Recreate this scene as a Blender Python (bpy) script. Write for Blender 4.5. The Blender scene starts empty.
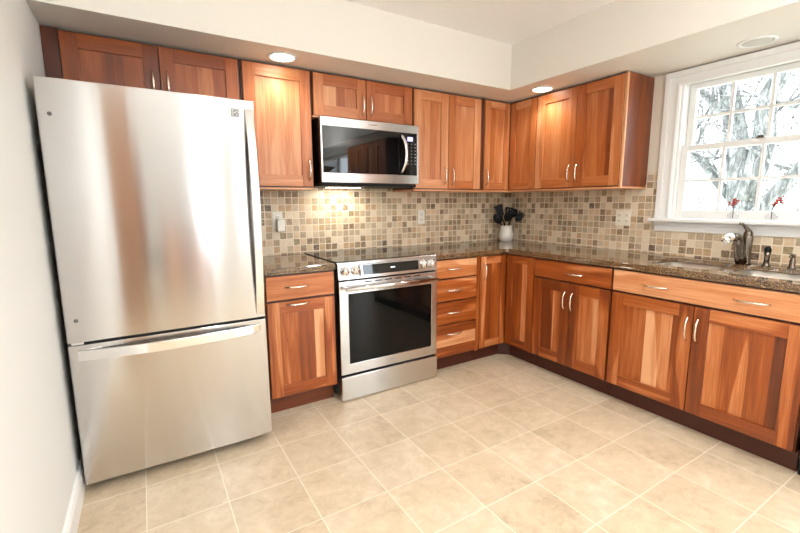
import bpy, bmesh, math, random
from mathutils import Vector, Matrix
random.seed(7)
S = bpy.context.scene
COL = S.collection

# ------------------------------------------------------------------ camera
CAM = (-3.1109, -3.0213, 1.2836)
YAW, PITCH, ROLL, FPX = 0.5506, -0.1522, -0.0061, 416.43
def make_camera():
    cy, sy, cp, sp = math.cos(YAW), math.sin(YAW), math.cos(PITCH), math.sin(PITCH)
    F = Vector((sy*cp, cy*cp, sp)); R = Vector((cy, -sy, 0)); U = R.cross(F)
    c, s = math.cos(ROLL), math.sin(ROLL)
    R, U = c*R + s*U, -s*R + c*U
    m = Matrix((R, U, -F)).transposed().to_4x4()
    m.translation = CAM
    cd = bpy.data.cameras.new('camera'); cd.sensor_width = 36.0; cd.lens = FPX/800*36.0
    cd.clip_start = 0.02
    o = bpy.data.objects.new('camera', cd); COL.objects.link(o); o.matrix_world = m
    S.camera = o
make_camera()

# ------------------------------------------------------------------ exposure, sky, big lights
S.view_settings.view_transform = 'Standard'
S.view_settings.look = 'None'
S.view_settings.gamma = 1.0
S.view_settings.use_curve_mapping = False
S.view_settings.exposure = 0.50

W = bpy.data.worlds.new('sky'); S.world = W; W.use_nodes = True
wb = W.node_tree.nodes['Background']
wb.inputs[0].default_value = (0.86, 0.94, 1.0, 1); wb.inputs[1].default_value = 3.6

def area(name, loc, rot, sx, sy, power, color=(1, 1, 1), portal=False, spread=180):
    l = bpy.data.lights.new(name, 'AREA'); l.shape = 'RECTANGLE'; l.size = sx; l.size_y = sy
    l.energy = power; l.color = color; l.spread = math.radians(spread)
    if portal: l.cycles.is_portal = True
    o = bpy.data.objects.new(name, l); COL.objects.link(o); o.location = loc; o.rotation_euler = rot
    return o
H = math.pi/2
# daylight from the wide glazed door at the far end of the room (behind the camera) and the sink window
area('window_portal', (0.16, -1.99, 1.61), (0, H, 0), 0.9, 0.9, 1, portal=True)
area('patio_daylight', (0.45, -5.1, 1.15), (0, H, 0), 2.1, 1.9, 80, (0.78, 0.89, 1.0))
# uplight added to brighten the ceiling, with a torchere built around it
area('ceiling_fill_uplight', (-0.95, -3.6, 1.80), (math.pi, 0, 0), 0.4, 0.4, 34, (0.84, 0.92, 1.0))

# ------------------------------------------------------------------ geometry helpers
class MB:
    """collects shapes into one mesh with metre UVs along the grain and a per-face tone"""
    def __init__(s):
        s.bm = bmesh.new(); s.uv = s.bm.loops.layers.uv.new('UVMap')
        s.tone = s.bm.faces.layers.float.new('tone')
    def _uv(s, faces, grain='z', tone=0.5, off=None):
        if off is None: off = (random.uniform(0, 50), random.uniform(0, 50))
        g = 'xyz'.index(grain)
        for f in faces:
            f[s.tone] = tone
            f.normal_update(); n = f.normal; a = max(range(3), key=lambda i: abs(n[i]))
            rest = [i for i in range(3) if i != a]
            if g in rest: iu = g; iv = [i for i in rest if i != g][0]
            else: iu, iv = rest
            for l in f.loops:
                l[s.uv].uv = (l.vert.co[iu]+off[0], l.vert.co[iv]+off[1])
    def box(s, x0, x1, y0, y1, z0, z1, grain='z', tone=0.5, off=None):
        v = [s.bm.verts.new((x, y, z)) for z in (z0, z1) for y in (y0, y1) for x in (x0, x1)]
        q = [(0, 2, 3, 1), (4, 5, 7, 6), (0, 1, 5, 4), (2, 6, 7, 3), (0, 4, 6, 2), (1, 3, 7, 5)]
        fs = [s.bm.faces.new([v[i] for i in f]) for f in q]
        s._uv(fs, grain, tone, off); return s
    def hexa(s, pts, grain='z', tone=0.5):
        v = [s.bm.verts.new(p) for p in pts]
        q = [(0, 2, 3, 1), (4, 5, 7, 6), (0, 1, 5, 4), (2, 6, 7, 3), (0, 4, 6, 2), (1, 3, 7, 5)]
        s._uv([s.bm.faces.new([v[i] for i in f]) for f in q], grain, tone); return s
    def prism(s, outer, z0, z1, holes=(), axis='z', grain='x', tone=0.5):
        """polygon with holes extruded along an axis; points are given in the other two axes' order"""
        def mk(p, t):
            if axis == 'z': return (p[0], p[1], t)
            if axis == 'x': return (t, p[0], p[1])
            return (p[0], t, p[1])
        n0 = len(s.bm.faces)
        rings = [outer] + list(holes)
        for t in (z0, z1):
            es = []
            for r in rings:
                vs = [s.bm.verts.new(mk(p, t)) for p in r]
                es += [s.bm.edges.new((vs[i], vs[(i+1) % len(vs)])) for i in range(len(vs))]
                if t == z0: r_ = vs
            bmesh.ops.triangle_fill(s.bm, use_beauty=True, use_dissolve=False, edges=es)
        for r in rings:
            a = [s.bm.verts.new(mk(p, z0)) for p in r]; b = [s.bm.verts.new(mk(p, z1)) for p in r]
            for i in range(len(r)):
                j = (i+1) % len(r); s.bm.faces.new((a[i], a[j], b[j], b[i]))
        bmesh.ops.remove_doubles(s.bm, verts=s.bm.verts, dist=1e-5)
        s.bm.faces.ensure_lookup_table()
        bmesh.ops.recalc_face_normals(s.bm, faces=s.bm.faces)
        s._uv(s.bm.faces[:][n0:] if n0 else s.bm.faces[:], grain, tone); return s
    def lathe(s, prof, cx=0, cy=0, cz=0, n=24, axis='z', tone=0.5, close=False):
        """profile of (radius, height)"""
        rings = []; new = []
        for r, h in prof:
            ring = []
            for k in range(n):
                a = 2*math.pi*k/n; c, d = r*math.cos(a), r*math.sin(a)
                p = {'z': (cx+c, cy+d, cz+h), 'y': (cx+c, cy+h, cz+d), 'x': (cx+h, cy+c, cz+d)}[axis]
                ring.append(s.bm.verts.new(p))
            rings.append(ring)
        for a, b in zip(rings, rings[1:]):
            for k in range(n):
                j = (k+1) % n; new.append(s.bm.faces.new((a[k], a[j], b[j], b[k])))
        if not close:
            new.append(s.bm.faces.new(rings[0][::-1])); new.append(s.bm.faces.new(rings[-1]))
        else:
            for k in range(n):
                j = (k+1) % n; new.append(s.bm.faces.new((rings[-1][k], rings[-1][j], rings[0][j], rings[0][k])))
        for f in new: f.smooth = True
        bmesh.ops.recalc_face_normals(s.bm, faces=new)
        s._uv(new, 'z', tone); return s
    def tube(s, pts, rad, n=10, flat=None, tone=0.5):
        """swept tube; rad a number or one per point; flat=(axis vector, factor) squashes the section"""
        pts = [Vector(p) for p in pts]
        if not hasattr(rad, '__len__'): rad = [rad]*len(pts)
        rings = []; new = []; ref = None
        for i, p in enumerate(pts):
            d = (pts[min(i+1, len(pts)-1)]-pts[max(i-1, 0)]).normalized()
            if ref is None:
                ref = d.orthogonal().normalized()
                if flat: ref = (Vector(flat[0]) - d*Vector(flat[0]).dot(d)).normalized()
            else: ref = (ref-d*ref.dot(d)).normalized()
            b = d.cross(ref)
            ring = []
            for k in range(n):
                a = 2*math.pi*k/n
                fa = flat[1] if flat else 1
                ring.append(s.bm.verts.new(p+rad[i]*(ref*math.cos(a)*fa+b*math.sin(a))))
            rings.append(ring)
        for a, b in zip(rings, rings[1:]):
            for k in range(n):
                j = (k+1) % n; new.append(s.bm.faces.new((a[k], a[j], b[j], b[k])))
        new.append(s.bm.faces.new(rings[0][::-1])); new.append(s.bm.faces.new(rings[-1]))
        for f in new: f.smooth = True
        bmesh.ops.recalc_face_normals(s.bm, faces=new)
        s._uv(new, 'z', tone); return s
    def sphere(s, c, r, sc=(1, 1, 1), tone=0.5, seg=12):
        m = Matrix.Translation(c) @ Matrix.Diagonal((r*sc[0], r*sc[1], r*sc[2], 1))
        d = bmesh.ops.create_uvsphere(s.bm, u_segments=seg, v_segments=max(6, seg//2+2), radius=1, matrix=m)
        fs = {f for v in d['verts'] for f in v.link_faces}
        for f in fs: f.smooth = True; f[s.tone] = tone
        return s
    def build(s, name, mat, parent=None, bevel=0, seg=2):
        me = bpy.data.meshes.new(name); s.bm.to_mesh(me); s.bm.free()
        if mat: me.materials.append(mat)
        o = bpy.data.objects.new(name, me); COL.objects.link(o)
        if parent: o.parent = parent
        if bevel:
            b = o.modifiers.new('bevel', 'BEVEL'); b.width = bevel; b.segments = seg; b.limit_method = 'ANGLE'
            b.harden_normals = False
        return o

def tag(o, label, cat, group=None):
    o['label'] = label; o['category'] = cat
    if group: o['group'] = group
    return o
def thing(name, label, cat, loc=(0, 0, 0), rz=0, group=None):
    o = bpy.data.objects.new(name, None); COL.objects.link(o)
    o.empty_display_size = 0.1
    o.location = loc; o.rotation_euler = (0, 0, rz)
    return tag(o, label, cat, group)
def struct(o, label=None):
    o['kind'] = 'structure'
    if label: o['label'] = label
    return o
def rounded_rect(x0, x1, y0, y1, r, n=6):
    p = []
    for cx, cy, a0 in ((x1-r, y1-r, 0), (x0+r, y1-r, 90), (x0+r, y0+r, 180), (x1-r, y0+r, 270)):
        for k in range(n+1):
            a = math.radians(a0+90*k/n); p.append((cx+r*math.cos(a), cy+r*math.sin(a)))
    return p

# ------------------------------------------------------------------ materials
class NT:
    def __init__(s, name):
        s.m = bpy.data.materials.new(name); s.m.use_nodes = True; s.t = s.m.node_tree
        s.b = s.t.nodes['Principled BSDF']; s.out = s.t.nodes['Material Output']
    def n(s, typ, **kw):
        o = s.t.nodes.new(typ)
        for k, v in kw.items(): setattr(o, k, v)
        return o
    def l(s, a, b): s.t.links.new(a, b)
    def math(s, op, a, b=None, c=None):
        o = s.n('ShaderNodeMath', operation=op)
        for i, v in enumerate((a, b, c)):
            if v is None: continue
            if isinstance(v, (int, float)): o.inputs[i].default_value = v
            else: s.l(v, o.inputs[i])
        return o.outputs[0]
    def vmath(s, op, a, b=None):
        o = s.n('ShaderNodeVectorMath', operation=op)
        for i, v in enumerate((a, b)):
            if v is None: continue
            if isinstance(v, tuple): o.inputs[i].default_value = v
            else: s.l(v, o.inputs[i])
        return o.outputs[0]
    def ramp(s, fac, stops, interp='LINEAR'):
        o = s.n('ShaderNodeValToRGB'); o.color_ramp.interpolation = interp
        e = o.color_ramp.elements
        while len(e) < len(stops): e.new(0.5)
        for q, (p, c) in zip(e, stops): q.position = p; q.color = (*c, 1)
        s.l(fac, o.inputs[0]); return o.outputs[0]
    def noise(s, vec, scale, detail=3, rough=0.5, dist=0.0, out=0):
        o = s.n('ShaderNodeTexNoise'); o.inputs['Scale'].default_value = scale
        o.inputs['Detail'].default_value = detail; o.inputs['Roughness'].default_value = rough
        o.inputs['Distortion'].default_value = dist
        s.l(vec, o.inputs['Vector']); return o.outputs[out]
    def mix(s, fac, a, b, typ='MIX'):
        o = s.n('ShaderNodeMix', data_type='RGBA', blend_type=typ)
        for i, v in ((0, fac), (6, a), (7, b)):
            if isinstance(v, (int, float)): o.inputs[i].default_value = v
            elif isinstance(v, tuple): o.inputs[i].default_value = (*v, 1)
            else: s.l(v, o.inputs[i])
        return o.outputs[2]
    def bump(s, h, strength=0.2, dist=0.01):
        o = s.n('ShaderNodeBump'); o.inputs['Strength'].default_value = strength
        o.inputs['Distance'].default_value = dist; s.l(h, o.inputs['Height'])
        s.l(o.outputs[0], s.b.inputs['Normal']); return o
    def set(s, **kw):
        for k, v in kw.items():
            i = s.b.inputs[k.replace('_', ' ')]
            if isinstance(v, tuple): i.default_value = (*v, 1) if len(v) == 3 else v
            elif isinstance(v, (int, float)): i.default_value = v
            else: s.l(v, i)
        return s
def srgb(r, g, b):
    f = lambda c: (c/255/12.92) if c/255 <= 0.04045 else ((c/255+0.055)/1.055)**2.4
    return (f(r), f(g), f(b))
def plain(name, col, rough=0.5, metal=0, **kw):
    t = NT(name); t.set(Base_Color=col, Roughness=rough, Metallic=metal, **kw); return t.m

def wood_mat(name='cherry_wood', sp=0.20, gr=1.0):
    t = NT(name)
    uv = t.n('ShaderNodeUVMap', uv_map='UVMap').outputs[0]
    at = t.n('ShaderNodeAttribute', attribute_name='tone'); tone = at.outputs['Fac']
    v1 = t.vmath('MULTIPLY', uv, (1.3, 22, 1)); v2 = t.vmath('MULTIPLY', uv, (5, 170, 1)); v3 = t.vmath('MULTIPLY', uv, (1.6, 9, 1))
    g1 = t.noise(v1, 1, 4, 0.55, 0.9); g2 = t.noise(v2, 1, 2, 0.5); g3 = t.noise(v3, 1, 2, 0.5, 1.2)
    f = t.math('ADD', tone, t.math('MULTIPLY', t.math('SUBTRACT', g1, 0.5), 0.62*gr))
    f = t.math('ADD', f, t.math('MULTIPLY', t.math('SUBTRACT', g2, 0.5), 0.34))
    f = t.math('ADD', f, t.math('MULTIPLY', t.math('SUBTRACT', g3, 0.5), 0.20))
    sap = t.n('ShaderNodeMapRange'); sap.inputs[1].default_value = 0.56; sap.inputs[2].default_value = 0.60; sap.inputs[3].default_value = -0.05; sap.inputs[4].default_value = sp
    t.l(t.noise(t.vmath('MULTIPLY', uv, (0.9, 8, 1)), 1, 1.5, 0.4, 0.5), sap.inputs[0])
    f = t.math('ADD', f, sap.outputs[0])
    c = t.ramp(f, [(0.0, srgb(74, 28, 5)), (0.28, srgb(120, 52, 10)), (0.5, srgb(156, 76, 22)),
                   (0.72, srgb(190, 114, 62)), (1.0, srgb(225, 166, 120))])
    vo = t.n('ShaderNodeTexVoronoi'); vo.inputs['Scale'].default_value = 1
    t.l(t.vmath('MULTIPLY', uv, (4.5, 9, 1)), vo.inputs['Vector'])
    k = t.n('ShaderNodeMapRange'); k.inputs[1].default_value = 0.02; k.inputs[2].default_value = 0.09
    k.inputs[3].default_value = 0.55; k.inputs[4].default_value = 0.0; t.l(vo.outputs['Distance'], k.inputs[0])
    wn = t.n('ShaderNodeTexWhiteNoise'); t.l(vo.outputs['Position'], wn.inputs['Vector'])
    kk = t.math('MULTIPLY', k.outputs[0], t.math('GREATER_THAN', wn.outputs[0], 0.72))
    c = t.mix(kk, c, srgb(78, 34, 15))
    t.set(Base_Color=c, Roughness=0.34, Coat_Weight=0.22, Coat_Roughness=0.28)
    return t.m
def granite_mat():
    t = NT('brown_granite'); p = t.n('ShaderNodeTexCoord').outputs['Object']
    n1 = t.noise(p, 170, 3, 0.7); n2 = t.noise(p, 420, 2, 0.6); n3 = t.noise(p, 14, 3, 0.5)
    f = t.math('ADD', t.math('MULTIPLY', n1, 0.75), t.math('MULTIPLY', n2, 0.35))
    f = t.math('ADD', f, t.math('MULTIPLY', t.math('SUBTRACT', n3, 0.5), 0.12))
    c = t.ramp(f, [(0.40, srgb(20, 13, 8)), (0.51, srgb(74, 50, 31)), (0.59, srgb(122, 90, 58)), (0.69, srgb(184, 152, 108))])
    t.set(Base_Color=c, Roughness=0.06, IOR=1.8); return t.m
def tile_mat():
    t = NT('tumbled_stone_mosaic'); uv = t.n('ShaderNodeUVMap', uv_map='UVMap').outputs[0]
    s = t.vmath('MULTIPLY', uv, (1/0.0495, 1/0.0495, 1))
    wob = t.n('ShaderNodeTexNoise'); wob.inputs['Scale'].default_value = 1.7; t.l(s, wob.inputs['Vector'])
    s2 = t.vmath('ADD', s, t.vmath('MULTIPLY', t.vmath('SUBTRACT', wob.outputs['Color'], (0.5, 0.5, 0.5)), (0.10, 0.10, 0)))
    cell = t.vmath('FLOOR', s); fr = t.vmath('FRACTION', s2); cell = t.vmath('FLOOR', s2)
    wn = t.n('ShaderNodeTexWhiteNoise', noise_dimensions='2D'); t.l(cell, wn.inputs['Vector'])
    c = t.ramp(wn.outputs['Value'], [(0, srgb(226, 208, 182)), (0.16, srgb(205, 184, 154)), (0.30, srgb(188, 164, 132)),
        (0.42, srgb(172, 147, 114)), (0.54, srgb(214, 184, 148)), (0.64, srgb(150, 122, 90)), (0.74, srgb(192, 156, 116)),
        (0.83, srgb(176, 154, 126)), (0.90, srgb(136, 108, 78)), (0.96, srgb(140, 118, 80)), (0.985, srgb(98, 74, 56))], 'CONSTANT')
    n1 = t.noise(s, 2.6, 4, 0.65, 0.8)
    c = t.mix(t.math('MULTIPLY', t.math('SUBTRACT', n1, 0.44), 1.3), c, srgb(236, 222, 198))
    n2 = t.noise(s, 4.5, 4, 0.7, 1.2); dk = t.n('ShaderNodeMapRange'); dk.inputs[1].default_value = 0.40; dk.inputs[2].default_value = 0.22
    dk.inputs[3].default_value = 0.0; dk.inputs[4].default_value = 0.6; t.l(n2, dk.inputs[0])
    c = t.mix(dk.outputs[0], c, srgb(112, 90, 66))
    sx = t.n('ShaderNodeSeparateXYZ'); t.l(fr, sx.inputs[0])
    d = t.math('MINIMUM', t.math('MINIMUM', sx.outputs[0], t.math('SUBTRACT', 1, sx.outputs[0])),
               t.math('MINIMUM', sx.outputs[1], t.math('SUBTRACT', 1, sx.outputs[1])))
    mr = t.n('ShaderNodeMapRange'); mr.inputs[1].default_value = 0.045; mr.inputs[2].default_value = 0.085; t.l(d, mr.inputs[0])
    c = t.mix(mr.outputs[0], srgb(232, 216, 190), c)
    t.set(Base_Color=c, Roughness=0.42); t.bump(mr.outputs[0], 0.45, 0.003); return t.m
def floor_mat():
    t = NT('beige_stone_tile'); p = t.n('ShaderNodeTexCoord').outputs['Object']
    s = t.vmath('MULTIPLY', t.vmath('ADD', p, (3.2+9.24, 1.232+9.24, 0)), (1/0.308, 1/0.308, 0))
    cell = t.vmath('FLOOR', s); fr = t.vmath('FRACTION', s)
    wn = t.n('ShaderNodeTexWhiteNoise', noise_dimensions='2D'); t.l(cell, wn.inputs['Vector'])
    sh = t.vmath('ADD', p, t.vmath('MULTIPLY', wn.outputs['Color'], (7, 7, 7)))
    n1 = t.noise(sh, 13, 8, 0.75, 0.35); n2 = t.noise(sh, 2.2, 3, 0.5, 0.6)
    f = t.math('ADD', n1, t.math('MULTIPLY', t.math('SUBTRACT', n2, 0.5), 0.5))
    f = t.math('ADD', f, t.math('MULTIPLY', t.math('SUBTRACT', wn.outputs['Value'], 0.5), 0.06))
    c = t.ramp(f, [(0.25, srgb(186, 163, 134)), (0.42, srgb(206, 185, 155)), (0.55, srgb(214, 194, 165)), (0.75, srgb(228, 212, 188))])
    sx = t.n('ShaderNodeSeparateXYZ'); t.l(fr, sx.inputs[0])
    d = t.math('MINIMUM', t.math('MINIMUM', sx.outputs[0], t.math('SUBTRACT', 1, sx.outputs[0])),
               t.math('MINIMUM', sx.outputs[1], t.math('SUBTRACT', 1, sx.outputs[1])))
    mr = t.n('ShaderNodeMapRange'); mr.inputs[1].default_value = 0.004; mr.inputs[2].default_value = 0.010; t.l(d, mr.inputs[0])
    c = t.mix(mr.outputs[0], srgb(236, 224, 204), c)
    t.set(Base_Color=c, Roughness=0.33); t.bump(t.math('ADD', mr.outputs[0], t.math('MULTIPLY', n1, 0.5)), 0.12, 0.004); return t.m
def paint(name, col, scale=90, strength=0.05, rough=0.6):
    t = NT(name); p = t.n('ShaderNodeTexCoord').outputs['Object']
    t.set(Base_Color=col, Roughness=rough); t.bump(t.noise(p, scale, 3), strength, 0.006); return t.m
def steel_mat(name, col=(0.62, 0.615, 0.61), rough=0.24, aniso=0.85, wave=0.0, wx=(2.2, 1, 0.35)):
    t = NT(name); p = t.n('ShaderNodeTexCoord').outputs['Object']
    tg = t.n('ShaderNodeTangent', direction_type='RADIAL', axis='Z')
    br = t.noise(t.vmath('MULTIPLY', p, (3, 3, 900)), 1, 2)
    t.set(Base_Color=col, Metallic=1.0, Anisotropic=aniso, Anisotropic_Rotation=0.25)
    t.set(Roughness=t.math('ADD', rough-0.03, t.math('MULTIPLY', br, 0.06)))
    t.l(tg.outputs[0], t.b.inputs['Tangent'])
    if wave: t.bump(t.noise(t.vmath('MULTIPLY', p, wx), 3.0, 2, 0.5), wave, 0.02)
    return t.m
def glass_mat(name, tint=(1, 1, 1), edge=0.6):
    t = NT(name); tr = t.n('ShaderNodeBsdfTransparent'); tr.inputs[0].default_value = (*tint, 1)
    gl = t.n('ShaderNodeBsdfGlossy'); gl.inputs['Roughness'].default_value = 0.0
    fr = t.n('ShaderNodeLayerWeight'); fr.inputs[0].default_value = 0.5
    k = t.math('ADD', t.math('MULTIPLY', t.math('POWER', fr.outputs['Facing'], 4.0), edge), 0.03)
    mx = t.n('ShaderNodeMixShader'); t.l(k, mx.inputs[0]); t.l(tr.outputs[0], mx.inputs[1]); t.l(gl.outputs[0], mx.inputs[2])
    t.l(mx.outputs[0], t.out.inputs[0]); return t.m
def emit(name, col, st):
    t = NT(name); t.set(Base_Color=(0, 0, 0), Emission_Color=col, Emission_Strength=st, Roughness=0.4); return t.m

M = dict(
    wood=wood_mat(), woodu=wood_mat('smooth_cherry_wood', 0.06, 0.40), granite=granite_mat(), tile=tile_mat(), floor=floor_mat(),  # woodu: same cherry, smoother; raised door tones paint in the uppers' brighter light
    wall=paint('cool_white_paint', srgb(226, 225, 220)), soffit=paint('cream_paint', srgb(230, 223, 212), 60, 0.06),
    tan=paint('tan_paint', srgb(226, 215, 198)), ceil=paint('textured_ceiling_paint', srgb(251, 248, 244), 120, 0.7),
    trim=plain('white_trim_paint', srgb(238, 236, 232), 0.35),
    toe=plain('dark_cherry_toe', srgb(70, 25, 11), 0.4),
    dark=plain('dark_slot', srgb(40, 24, 16), 0.7),  # dark brown of the outlet slots
    steel=steel_mat('brushed_steel'), fridge=steel_mat('fridge_steel', (0.57, 0.55, 0.535), 0.15, 1.0, 0.02),
    polish=plain('polished_steel', (0.82, 0.81, 0.80), 0.12, 1.0),
    sinksteel=plain('satin_sink_steel', (0.82, 0.80, 0.77), 0.30, 1.0),
    handle=plain('warm_nickel', (0.86, 0.78, 0.68), 0.2, 1.0),
    nickel=plain('brushed_nickel', (0.18, 0.15, 0.12), 0.2, 1.0),
    chrome=plain('chrome', (0.9, 0.9, 0.9), 0.04, 1.0),
    blackglass=plain('black_glass', (0.004, 0.004, 0.004), 0.03, 0, IOR=1.5),
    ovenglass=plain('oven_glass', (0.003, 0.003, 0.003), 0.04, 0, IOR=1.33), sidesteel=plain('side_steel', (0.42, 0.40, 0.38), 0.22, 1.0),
    cookglass=plain('cooktop_glass', (0.012, 0.012, 0.012), 0.05, 0, IOR=1.75),
    black=plain('black_plastic', (0.006, 0.006, 0.006), 0.55, 0, Specular_IOR_Level=0.25), grey=plain('dark_grey_steel', (0.06, 0.06, 0.062), 0.5),
    oven=plain('oven_dark', (0.03, 0.025, 0.02), 0.5),
    white=plain('white_plastic', srgb(236, 232, 222), 0.35), ivory=plain('ivory_plastic', srgb(240, 232, 214), 0.35),
    ceramic=plain('white_ceramic', srgb(232, 226, 216), 0.18, 0, Coat_Weight=0.6),
    pane=glass_mat('window_glass'), vase=glass_mat('clear_vase_glass', (0.975, 0.98, 0.985), 0.9),
    petal=plain('red_petal', srgb(170, 52, 34), 0.6), twig=plain('brown_twig', srgb(90, 62, 48), 0.8),
    lamp=emit('lamp_lens', (1, 0.90, 0.76), 9.0), globe=emit('fill_globe_glow', (0.84, 0.93, 1.0), 72.0), post=plain('tan_brown_paint', srgb(168, 124, 92), 0.5), lampoff=plain('unlit_lens', srgb(196, 192, 182), 0.4),
    led=emit('violet_display', (0.62, 0.60, 1.0), 1.3), ledw=emit('white_display', (0.9, 0.95, 1.0), 1.6),
    print_=plain('grey_print', srgb(150, 150, 150), 0.5), badge=plain('badge_grey', srgb(112, 108, 104), 0.35, 0.6),
    bark=None, lawn=plain('pale_bounce_lawn', srgb(205, 208, 192), 0.9), leaf=plain('pale_leaf', srgb(118, 128, 118), 0.7),  # lawn made near-white to bounce daylight up onto the soffit
    light_wood=plain('pale_wood', srgb(214, 170, 116), 0.5), silver=plain('silver_whisk', (0.7, 0.7, 0.7), 0.25, 1.0),
)
def bark_mat():
    t = NT('grey_bark'); p = t.n('ShaderNodeTexCoord').outputs['Object']
    n = t.noise(t.vmath('MULTIPLY', p, (9, 9, 2.5)), 1.5, 5, 0.7, 0.8)
    t.set(Base_Color=t.ramp(n, [(0.36, srgb(84, 86, 86)), (0.48, srgb(120, 122, 120)), (0.58, srgb(172, 174, 172))]), Roughness=0.9); t.bump(n, 0.5, 0.04); return t.m
M['bark'] = bark_mat()

# ------------------------------------------------------------------ the room shell
XL, XR, YF, ZC, ZS = -3.452, 0.0, -6.2, 2.457, 2.133
SD = 0.60
struct(MB().box(XL-.15, .15, YF-.15, .15, -.1, 0, 'x').build('floor', M['floor']), 'beige stone tile floor')
struct(MB().box(XL-.15, .15, YF-.15, .15, ZC, ZC+.1, 'x').build('ceiling', M['ceil']), 'textured cream ceiling')
struct(MB().box(XL-.15, .15, 0, .15, 0, ZC, 'x').build('wall_back', M['tan']))
struct(MB().box(XL-.15, XL, YF, 0, 0, ZC, 'y').build('wall_left', M['wall']), 'plain off-white wall left of the refrigerator')
WY0, WY1, WZ0, WZ1 = -2.445, -1.535, 1.16, 2.06
PY0, PY1 = -5.95, -4.25
struct(MB().prism([(YF, 0), (0, 0), (0, ZC), (YF, ZC)], 0, .15,
       holes=[[(WY0, WZ0), (WY1, WZ0), (WY1, WZ1), (WY0, WZ1)], [(PY0, .06), (PY1, .06), (PY1, 2.1), (PY0, 2.1)]], axis='x', grain='y').build('wall_right', M['tan']))
# dining end of the room, behind the camera: glazed patio door in the right wall, added cherry door in the end wall
FW = ((-1.62, -1.02),)  # end-wall window added for a bright refrigerator reflection and front light
struct(MB().prism([(XL-.15, 0), (.15, 0), (.15, ZC), (XL-.15, ZC)], YF-.15, YF,
       holes=[[(a, .95), (a, 2.05), (b, 2.05), (b, .95)] for a, b in FW], axis='y').build('wall_front', M['wall']))
for k, (a, b) in enumerate(FW):
    w = struct(MB().box(a-.07, a, YF, YF+.02, .95, 2.05).box(b, b+.07, YF, YF+.02, .95, 2.05).box(a-.07, b+.07, YF, YF+.02, 2.05, 2.13, 'x')
        .box(a-.09, b+.09, YF-.02, YF+.05, .92, .95, 'x').build('window_%d' % (k+2), M['trim'], bevel=.003))
    MB().box(a, a+.03, YF-.07, YF-.04, .95, 2.05).box(b-.03, b, YF-.07, YF-.04, .95, 2.05).box(a+.03, b-.03, YF-.07, YF-.04, 1.48, 1.52, 'x')\
        .box(a+.03, b-.03, YF-.07, YF-.04, .95, .99, 'x').box(a+.03, b-.03, YF-.07, YF-.04, 2.01, 2.05, 'x').build('sash', M['trim'], w)
    MB().box(a+.03, b-.03, YF-.056, YF-.052, .97, 2.03).build('glass_pane', M['pane'], w)
    area('window_portal', ((a+b)/2, YF-.16, 1.5), (H, 0, 0), b-a, 1.1, 1, portal=True)
pd = struct(MB().box(-.02, 0, PY0-.09, PY0, 0, 2.1).box(-.02, 0, PY1, PY1+.09, 0, 2.1).box(-.02, 0, PY0-.09, PY1+.09, 2.1, 2.19, 'y')
       .box(.05, .09, -5.15, -5.05, .06, 2.1).build('door_1', M['trim'], bevel=.003))
MB().box(.06, .065, PY0, -5.15, .06, 2.1).build('glass_pane', M['pane'], pd)
MB().box(.06, .065, -5.05, PY1, .06, 2.1).build('glass_pane', M['pane'], pd)
d2 = struct(MB().box(-3.385, -3.10, YF, YF+.045, 0, 2.05, 'z', .25).build('door_2', M['wood'], bevel=.003))  # door added to put brown into the refrigerator reflection
MB().box(-3.445, -3.39, YF, YF+.02, 0, 2.1).box(-3.095, -3.03, YF, YF+.02, 0, 2.1).box(-3.39, -3.095, YF, YF+.02, 2.055, 2.1, 'x').build('door_casing', M['trim'], d2)
struct(MB().box(-3.395, -3.175, -3.86, -3.72, 0, ZC, 'z', .5).build('trim_5', M['post'], bevel=.004), 'tan post added behind the camera, mirrored in the refrigerator')  # post added to mirror a brown stripe in the refrigerator
# soffits
struct(MB().box(XL, 0, -SD, 0, ZS, ZC, 'x').build('trim_1', M['soffit']), 'cream soffit above the back wall cabinets')
struct(MB().box(-SD-.02, 0, YF, -SD, ZS, ZC, 'y').build('trim_2', M['soffit']), 'cream soffit above the window wall')
# left skirting board
struct(MB().prism([(XL, 0), (XL+.016, 0), (XL+.016, .095), (XL+.010, .112), (XL, .118)], YF, -.005, axis='y', grain='y')
       .build('baseboard_left', M['trim']), 'white skirting board along the left wall')

# tiled splashback (fixed to the walls)
def tiled(name, rects, wall):
    mb = MB()
    for a0, a1, z0, z1 in rects:
        if wall == 'back': mb.box(a0, a1, -.008, 0, z0, z1, 'x', off=(0.0, 0.0131))
        else: mb.box(-.008, 0, a0, a1, z0, z1, 'y', off=(0.02, 0.0131))
    return struct(mb.build(name, M['tile']), 'stone mosaic tile splashback')
tiled('trim_3', [(-2.62, -.008, .914, 1.40)], 'back')
tiled('trim_4', [(-1.36, 0, .914, 1.40), (-1.437, -1.36, .914, 1.485), (-3.10, -1.437, .914, 1.078)], 'right')

# ------------------------------------------------------------------ window
wn = struct(MB().box(-.022, 0, -1.535, -1.44, 1.166, 2.035).box(-.022, 0, -2.54, -2.445, 1.166, 2.035)
    .box(-.022, 0, -2.54, -1.44, 2.035, 2.125, 'y')
    .box(-.034, -.022, -1.475, -1.44, 1.165, 2.09).box(-.034, -.022, -2.54, -2.505, 1.165, 2.09)
    .box(-.034, -.022, -2.54, -1.44, 2.09, 2.125, 'y')
    .box(-.028, -.022, -1.53, -1.515, 1.166, 2.05).box(-.028, -.022, -2.465, -2.45, 1.166, 2.05)
    .box(-.028, -.022, -2.45, -1.53, 2.036, 2.05, 'y').build('window_1', M['trim'], bevel=.004), 'white double hung window over the sink')
MB().box(0, .15, -1.548, -1.535, 1.16, 2.06).box(0, .15, -2.445, -2.432, 1.16, 2.06).box(0, .15, -2.432, -1.548, 2.048, 2.06, 'y')\
    .box(.0, .19, -2.432, -1.548, 1.135, 1.163, 'y').build('window_jamb', M['trim'], wn, bevel=.002)
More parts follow.
